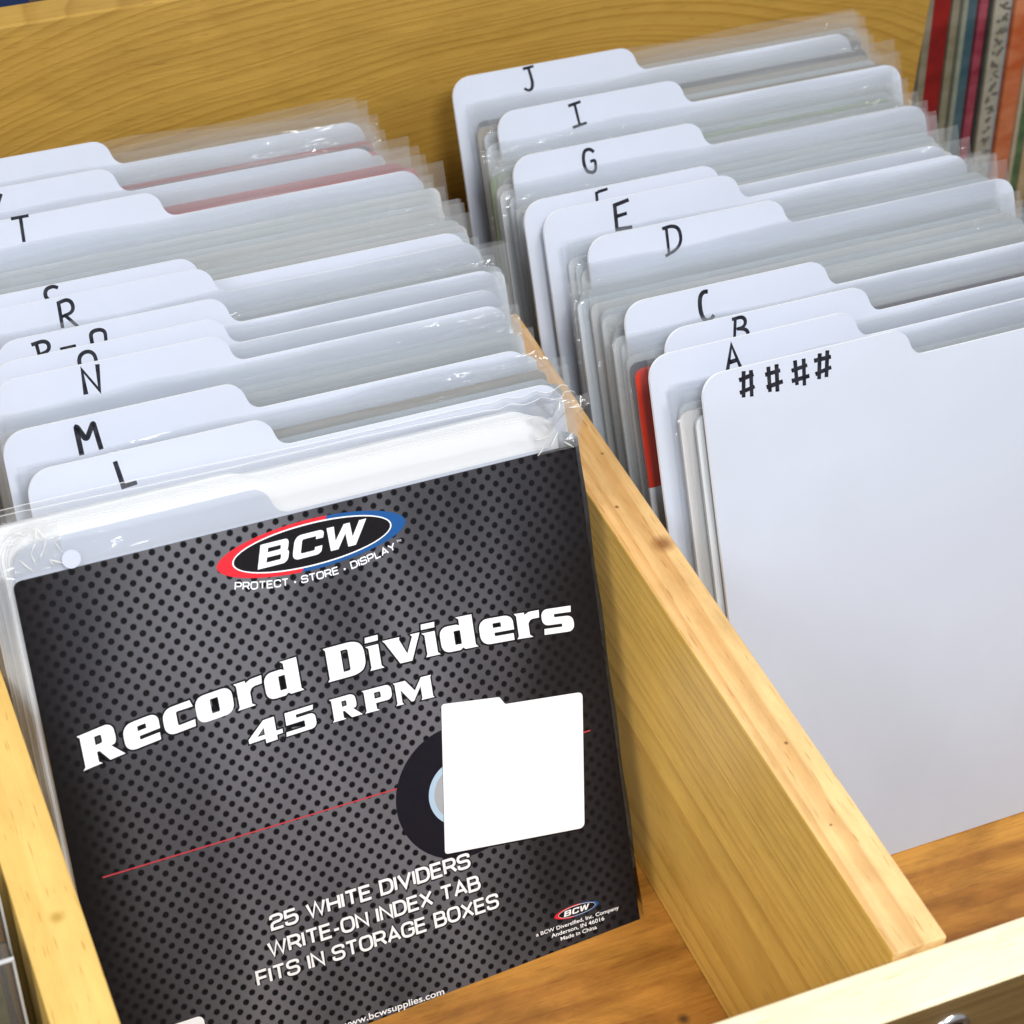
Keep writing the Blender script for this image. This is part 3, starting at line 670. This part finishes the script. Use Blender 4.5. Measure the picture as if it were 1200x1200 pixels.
# --- oval emblem
def ell(cx, cz, a, b, n=72, p=2.0, t0=0, t1=2 * math.pi, closed=True):
    out = []
    for i in range(n + (0 if closed else 1)):
        t = t0 + (t1 - t0) * i / n; c, s = math.cos(t), math.sin(t)
        out.append((cx + a * math.copysign(abs(c) ** (2 / p), c), cz + b * math.copysign(abs(s) ** (2 / p), s)))
    return out
def emblem(cx, cz, k, ring=True):
    # split runs from the upper right of centre to the lower left of centre
    ta, tb = math.radians(78), math.radians(260)
    red = ell(cx, cz, 3.11 * k, .80 * k, 40, 1.9, ta, tb, False); blue = ell(cx, cz, 3.11 * k, .80 * k, 40, 1.9, tb, ta + 2 * math.pi, False)
    f = Flat(); f.poly([red], YP - .0045); o = f.warp(up).obj('emblem_half', ins, M_logo_red); o['label'] = 'red half of the oval emblem'
    f = Flat(); f.poly([blue], YP - .0045); o = f.warp(up).obj('emblem_half', ins, M_logo_blue); o['label'] = 'blue half of the oval emblem'
    f = Flat(); f.poly([ell(cx + .01, cz, 2.62 * k, .685 * k)], YP - .0065); f.warp(up).obj('emblem_rim', ins, M_white)
    f = Flat(); f.poly([ell(cx + .01, cz, 2.575 * k, .64 * k)], YP - .0085); f.warp(up).obj('emblem_field', ins, M_black)
    f = Flat()
    for ch, a, b in (('bB', 7.30, 8.40), ('bC', 8.42, 9.50), ('bW', 9.46, 10.90)):
        glyph(f, None, ch, cx + (a - 9.16) * k, cx + (b - .12 - 9.16) * k, cz + (16.06 - 16.42) * k, .74 * k, shear=.30, y=YP - .004)
    o = f.warp(up).obj('emblem_lettering', ins, M_white); o['label'] = 'white slanted letters BCW'
emblem(9.16, 16.42, 1.0)
emblem(16.12, 1.70, .268)
# --- red line, disc picture, divider picture, white label
f = Flat(); f.poly([[(.826, 7.80), (10.6, 7.80), (10.6, 7.85), (.826, 7.85)]], YP - .003); f.poly([[(17.0, 7.80), (17.53, 7.80), (17.53, 7.85), (17.0, 7.85)]], YP - .003)
f.warp(up).obj('red_line', ins, M_line)
f = Flat(); f.poly([ell(12.7, 7.08, 2.28, 2.28)], YP - .0045); f.warp(up).obj('printed_disc', ins, M_disc)
f = Flat(); f.poly([ell(12.7, 7.08, 1.14, 1.14)], YP - .0065); f.warp(up).obj('printed_disc_rim', ins, M_ring)
f = Flat(); f.poly([ell(12.7, 7.08, .95, .95)], YP - .0085); f.warp(up).obj('printed_disc_label', ins, M_label_grey)
ic = [(12.485, 10.186, .12), (14.50, 9.87, .05), (14.66, 9.58, .05), (17.442, 9.226, .18), (16.83, 4.52, .2), (11.80, 5.13, .12)]
f = Flat(); f.poly([rnd([(a - .02, b - .05, c) for a, b, c in ic])], YP - .0105); f.warp(up).obj('picture_outline', ins, M_black)
f = Flat(); f.poly([rnd(ic)], YP - .0125); o = f.warp(up).obj('divider_picture', ins, M_white); o['label'] = 'white picture of a tabbed divider card'
f = Flat(); f.poly([rnd([(1.2, 1.6), (3.02, 1.6), (3.02, 2.38, .22), (1.2, 2.38)])], YP - .006); f.warp(up).obj('white_label', ins, M_white)
# --- the stack of dividers in the bag
pms = []
for mt, dr, hh in ((M_card, .95, 18.48), (M_card2, .16, 18.72)):
    me = slab(card_outline(17.9 * PS, hh * PS, 7.75 * PS, dr), .085); me.materials.append(mt); whiten_edges(me, M_edge); pms.append(me)
for i in range(14):
    c = link('packed_divider', pms[0 if i < 2 or i == 13 else 1], pk); c.location = ((.10 + U(-.04, .04) - .05 * i) * CM, (.085 + i * .105) * CM, (.02 + U(-.03, .03) + .015 * i) * CM)
# --- the bag
def bag_sheet(y0, top, mat, name, seed, front):
    rr = random.Random(seed); nx, nz = 90, 70; vs = []; fs = []
    ph = [rr.uniform(0, 6.28) for _ in range(12)]
    x0, x1 = -.16, PW + .16
    for j in range(nz + 1):
        v = j / nz; v = 1 - (1 - v) ** 1.5
        for i in range(nx + 1):
            u = i / nx; z = -.1 + v * (top + .1); x = x0 + (x1 - x0) * u
            t = max(0, (z - (17.6 * PS)) / (top - 17.6 * PS)); tt = max(0, t - .5) * 2         # loose flap above the insert card
            x += t * (.55 if front else .45) * (u - .35) * 1.3
            # crumple
            cr = (.035 * math.sin(2.3 * x + ph[0] + 2 * math.sin(1.7 * z + ph[1])) + .03 * math.sin(4.1 * x + 3.3 * z + ph[2]) + .02 * math.sin(7.7 * x - 5.1 * z + ph[3]) + .015 * math.sin(13 * x + 6 * z + ph[4]))
            ce = max(0, 1 - (PW - x) / 3.0) * t                       # strongly crushed right corner
            cl = max(0, 1 - (x) / 3.0) * t
            y = y0 + (tt if front else t) * cr * .35 - .03 * t + (ce * (1.2 if front else .45) + cl * .25) * (tt * .6 + .4 if front else 1) * (.16 * math.sin(5 * x + 4 * z + ph[5]) + .12 * math.sin(9 * x - 7 * z + ph[6]) + .07 * math.sin(17 * x + 11 * z)) + (max(0, t - .62) * 2.0 if front else -t * .35)
            e = min(1, min(x - x0, x1 - x) / .3) if t == 0 else 1
            if not front: y = min(y, 1.62)
            if front: y = y if t > 0 else y0 * e + (1 - e) * .55 + .004 * math.sin(3 * x + ph[7]) * math.sin(2 * z)
            else: y = y if t > 0 else y0 * e + (1 - e) * .55
            z += t * (.03 * math.sin(.5 * x + ph[8])) - t * .30 * u + (.10 * t * ce * math.sin(6 * x))
            vs.append((x, y, z))
    for j in range(nz):
        for i in range(nx):
            a = j * (nx + 1) + i; fs.append((a, a + 1, a + nx + 2, a + nx + 1))
    me = bpy.data.meshes.new('film'); me.from_pydata([tuple(c * CM for c in v) for v in vs], [], fs)
    for p in me.polygons: p.use_smooth = True
    me.materials.append(mat)
    if front:
        me.materials.append(M_bag)
        for p in me.polygons:
            if p.center.z > 17.55 * PS * CM: p.material_index = 1
    return link(name, me, pk)
bag_sheet(-.055, 19.35 * PS, M_bagfront, 'bag_front', 3, True)
bag_sheet(1.52, 19.45 * PS, M_bag, 'bag_back', 5, False)
for y_, top, e_ in ((-.055, 19.35 * PS, 1), (1.52, 19.45 * PS, 0)):
    src = [o for o in pk.children if o.name.startswith('bag_' + ('front' if e_ else 'back'))][0]
    row = [src.data.vertices[70 * 91 + i].co.copy() for i in range(91)]
    vs = []; fs = []
    for i, c in enumerate(row):
        for q in range(6):
            a = q * math.pi / 3; vs.append((c.x * 100, c.y * 100 + .014 * math.cos(a), c.z * 100 + .014 * math.sin(a)))
    for i in range(90):
        for q in range(6): fs.append((i * 6 + q, i * 6 + (q + 1) % 6, i * 6 + 6 + (q + 1) % 6, i * 6 + 6 + q))
    link('bag_lip', mesh('lip', vs, fs, True), pk, M_bead)
# side gussets: film wrapped round the stack edges, and a welded bead at the edges
for sx, x in ((-1, -.16), (1, PW + .16)):
    vs = []; fs = []; n = 40
    for j in range(n + 1):
        z = -.1 + (17.7 * PS + .1) * j / n
        for q, (dx, y) in enumerate(((-.02, -.04), (.06, .4), (.11, .75), (.06, 1.15), (-.02, 1.5)) if sx > 0 else ((-.02, -.04), (.13, .4), (.30, .75), (.46, 1.15), (.52, 1.5))):
            vs.append((x + sx * (dx + .025 * math.sin(z * 1.7 + q)), y, z))
    for j in range(n):
        for q in range(4):
            a = j * 5 + q; fs.append((a, a + 1, a + 6, a + 5))
    me = mesh('film', vs, fs, True); link('bag_side', me, pk, M_gusset)
rr = random.Random(21)
def crumple(u0, u1, v0, v1, flare, nu, nv, amp, y0, seed):
    rr = random.Random(seed); P = []
    for j in range(nv + 1):
        for i in range(nu + 1):
            a, b = i / nu, j / nv
            inner = 0 < i < nu and 0 < j < nv
            u = u0 + (u1 - u0) * a + flare * b * b * a + (rr.uniform(-.4, .4) * (u1 - u0) / nu if inner else 0)
            v = v0 + (v1 - v0) * b + (rr.uniform(-.4, .4) * (v1 - v0) / nv if inner else 0)
            P.append((u * PS, y0 + rr.uniform(-amp, amp) * (.4 + b) * (.2 + .8 * a), v * PS))
    fs = []; creases = []
    for j in range(nv):
        for i in range(nu):
            k = j * (nu + 1) + i
            if rr.random() < .5: fs += [(k, k + 1, k + nu + 2), (k, k + nu + 2, k + nu + 1)]; d = (k, k + nu + 2)
            else: fs += [(k, k + 1, k + nu + 1), (k + 1, k + nu + 2, k + nu + 1)]; d = (k + 1, k + nu + 1)
            if rr.random() < .20: creases.append(d)
            if j and rr.random() < .10: creases.append((k, k + 1))
            if i and rr.random() < .15: creases.append((k, k + nu + 1))
    me = mesh('film', P, fs); link('crumpled_film', me, pk, M_crump)
    vs = []; cf = []
    for a, b in creases:
        A = Vector(P[a]); B = Vector(P[b]); D = (B - A).normalized(); N1 = D.orthogonal().normalized(); N2 = D.cross(N1); w = rr.uniform(.02, .045)
        k = len(vs)
        for C_, ww in ((A, w * .3), ((A + B) / 2, w), (B, w * .3)):
            for q in range(4): vs.append(tuple(C_ + (N1 * math.cos(q * math.pi / 2) + N2 * math.sin(q * math.pi / 2)) * ww))
        for h in (0, 4):
            for q in range(4): cf.append((k + h + q, k + h + (q + 1) % 4, k + h + 4 + (q + 1) % 4, k + h + 4 + q))
    link('fold_highlights', mesh('crease', vs, cf, True), pk, M_bead)  # pale slivers painted in as highlights along the folds
M_crump = plastic('crumpled_film', haze=.16, hazecol=(1, .98, .95), bump=.8, bscale=60, rough=.12, gloss=1.6, wrinkle=3.0)
crumple(17.0, 18.55, 17.45, 19.05, .62, 6, 6, .16, -.12, 8)
crumple(.0, 1.6, 17.7, 19.0, -.0, 5, 4, .09, -.10, 5)
# round clear sticker
f = Flat(); f.poly([ell(1.80, 17.80, .285, .285, 28)], -.10); o = f.warp(up).obj('hang_hole', pk, plain('pale_sticker', (.56, .60, .72), .5, .2)); o['label'] = 'small round pale punch mark in the bag corner'

# ------------------------------------------------------------------ neighbours at the picture edges
def spine_mat(name, a, b, scale=60):
    M, t, bs = nt(name); v = mapping(t, (scale * .4, scale * .4, scale)); n = noise(t, v, 1, 4, .6)
    t.links.new(ramp(t, n, [(.38, a), (.6, b)]), bs.inputs['Base Color']); bs.inputs['Roughness'].default_value = .5; return M
LPS = [('grey blue', (.22, .25, .28), (.32, .36, .40), .50), ('brown', (.16, .13, .09), (.28, .23, .17), .55), ('khaki', (.20, .18, .12), (.30, .27, .20), .45), ('dark red', (.20, .008, .008), (.32, .015, .012), 1.05),
       ('olive', (.20, .18, .11), (.30, .27, .20), .45), ('pale green', (.22, .26, .20), (.30, .32, .26), .3), ('teal', (.035, .09, .11), (.08, .14, .16), .75), ('maroon', (.22, .02, .04), (.38, .08, .11), .5), ('black', (.02, .02, .02), (.05, .045, .04), .25), ('cream', (.34, .32, .24), (.44, .41, .33), .85),
       ('pale blue', (.28, .33, .36), (.38, .42, .45), .25), ('orange', (.48, .10, .025), (.62, .22, .10), .95), ('beige', (.40, .33, .22), (.5, .42, .30), .3), ('dark green', (.03, .08, .035), (.12, .20, .09), .5), ('sandy', (.40, .29, .15), (.50, .38, .22), .6), ('navy blue', (.02, .05, .14), (.04, .10, .22), .7), ('scarlet', (.4, .02, .02), (.5, .06, .05), .6)]
x = 24.4
for i, (nm, a, b, w) in enumerate(LPS):
    bx = box(0, w - .05, 0, 31, 0, 30.2 + U(0, .8), .06)
    o = link('album_sleeve', bx, None, spine_mat(nm.replace(' ', '_') + '_sleeve', a, b)); o.location = Vector((x, 33.55 + U(-.2, .2), -1.55)) * CM; o.rotation_euler = (0, math.radians(-4.5), 0)
    tag(o, f'{nm} record album spine standing upright beyond the back right corner of the bin', 'record album', 'record albums standing right of the back board')
    if nm == 'cream':                                       # dark letters running down the cream spine
        f = Flat(); rr = random.Random(4); z = 30.5
        while z > 4:                                        # smudged, unreadable dark marks
            for q in range(3):
                x_ = rr.uniform(.15, .5); f.ribbon([(x_, z - rr.uniform(0, .5)), (x_ + rr.uniform(.1, .4), z - rr.uniform(0, .5))], rr.uniform(.08, .2), -.012 - .003 * q)
            z -= .62
        f.obj('spine_marks', o, plain('faded_print', (.14, .13, .11), .6, .2))
    x += w + .01
# album behind the back board at the far left
o = link('album_sleeve', box(0, 31, 0, .5, 0, 25, .05), None, plain('navy_sleeve_card', (.012, .03, .10), .5)); o.location = Vector((-46, 37.0, -1.55)) * CM; o.rotation_euler = (math.radians(-6), 0, 0)
tag(o, 'navy blue record album standing behind the tall back board at upper left', 'record album')

# clear cases in the compartment left of the left partition
M_case = plastic('clear_case_plastic', haze=.10, rough=.04, bump=.05, gloss=1.0)
M_tray = plain('dark_case_tray', (.03, .028, .03), .35, .5)
M_ins = [spine_mat('olive_case_insert', (.10, .095, .05), (.22, .19, .09), 40), spine_mat('brown_case_insert', (.06, .05, .03), (.16, .13, .07), 40), spine_mat('grey_case_insert', (.2, .2, .2), (.35, .34, .3), 40)]
for i, (x, y, z0) in enumerate(((-25.95, -6.5, 0.0), (-25.80, -4.0, .0), (-25.95, -.9, 0), (-26.05, 1.6, 0))):
    o = empty('clear_case', (x, y, .06), (-math.radians(17), 0, math.radians(1.0)))
    tag(o, ['clear media case with brown insert nearest the front rail, left of the left partition', 'clear media case with a white label panel, left of the left partition', 'clear media case standing behind the white labelled one at the left picture edge', 'clear media case rearmost of those left of the left partition'][i], 'media case', 'clear cases left of the left partition')
    w, h, d = 14.2, 13.0, 1.0
    lk = link('case_shell', box(-w, 0, 0, d, 0, h, .08), o, M_case)
    link('insert_sheet', box(-w + .5, -.45, .18, .22, .3, h - .3, 0), o, M_ins[i % 3])
    link('tray', box(-w + .4, -.7, .45, .8, .3, h - .35, .05), o, M_tray)
    if i == 1: link('label_panel', box(-6, -.60, .10, .165, 8.2, h - .4, 0), o, M_white)
    link('edge_rib', box(-.07, .01, -.02, .10, .0, h + .04, .02), o, plain('glossy_clear_edge', (.50, .49, .45), .1, .8))
    link('edge_rib', box(-w, 0.01, -.02, .10, h - .02, h + .07, .02), o, plain('glossy_clear_edge2', (.62, .62, .62), .1, .8))
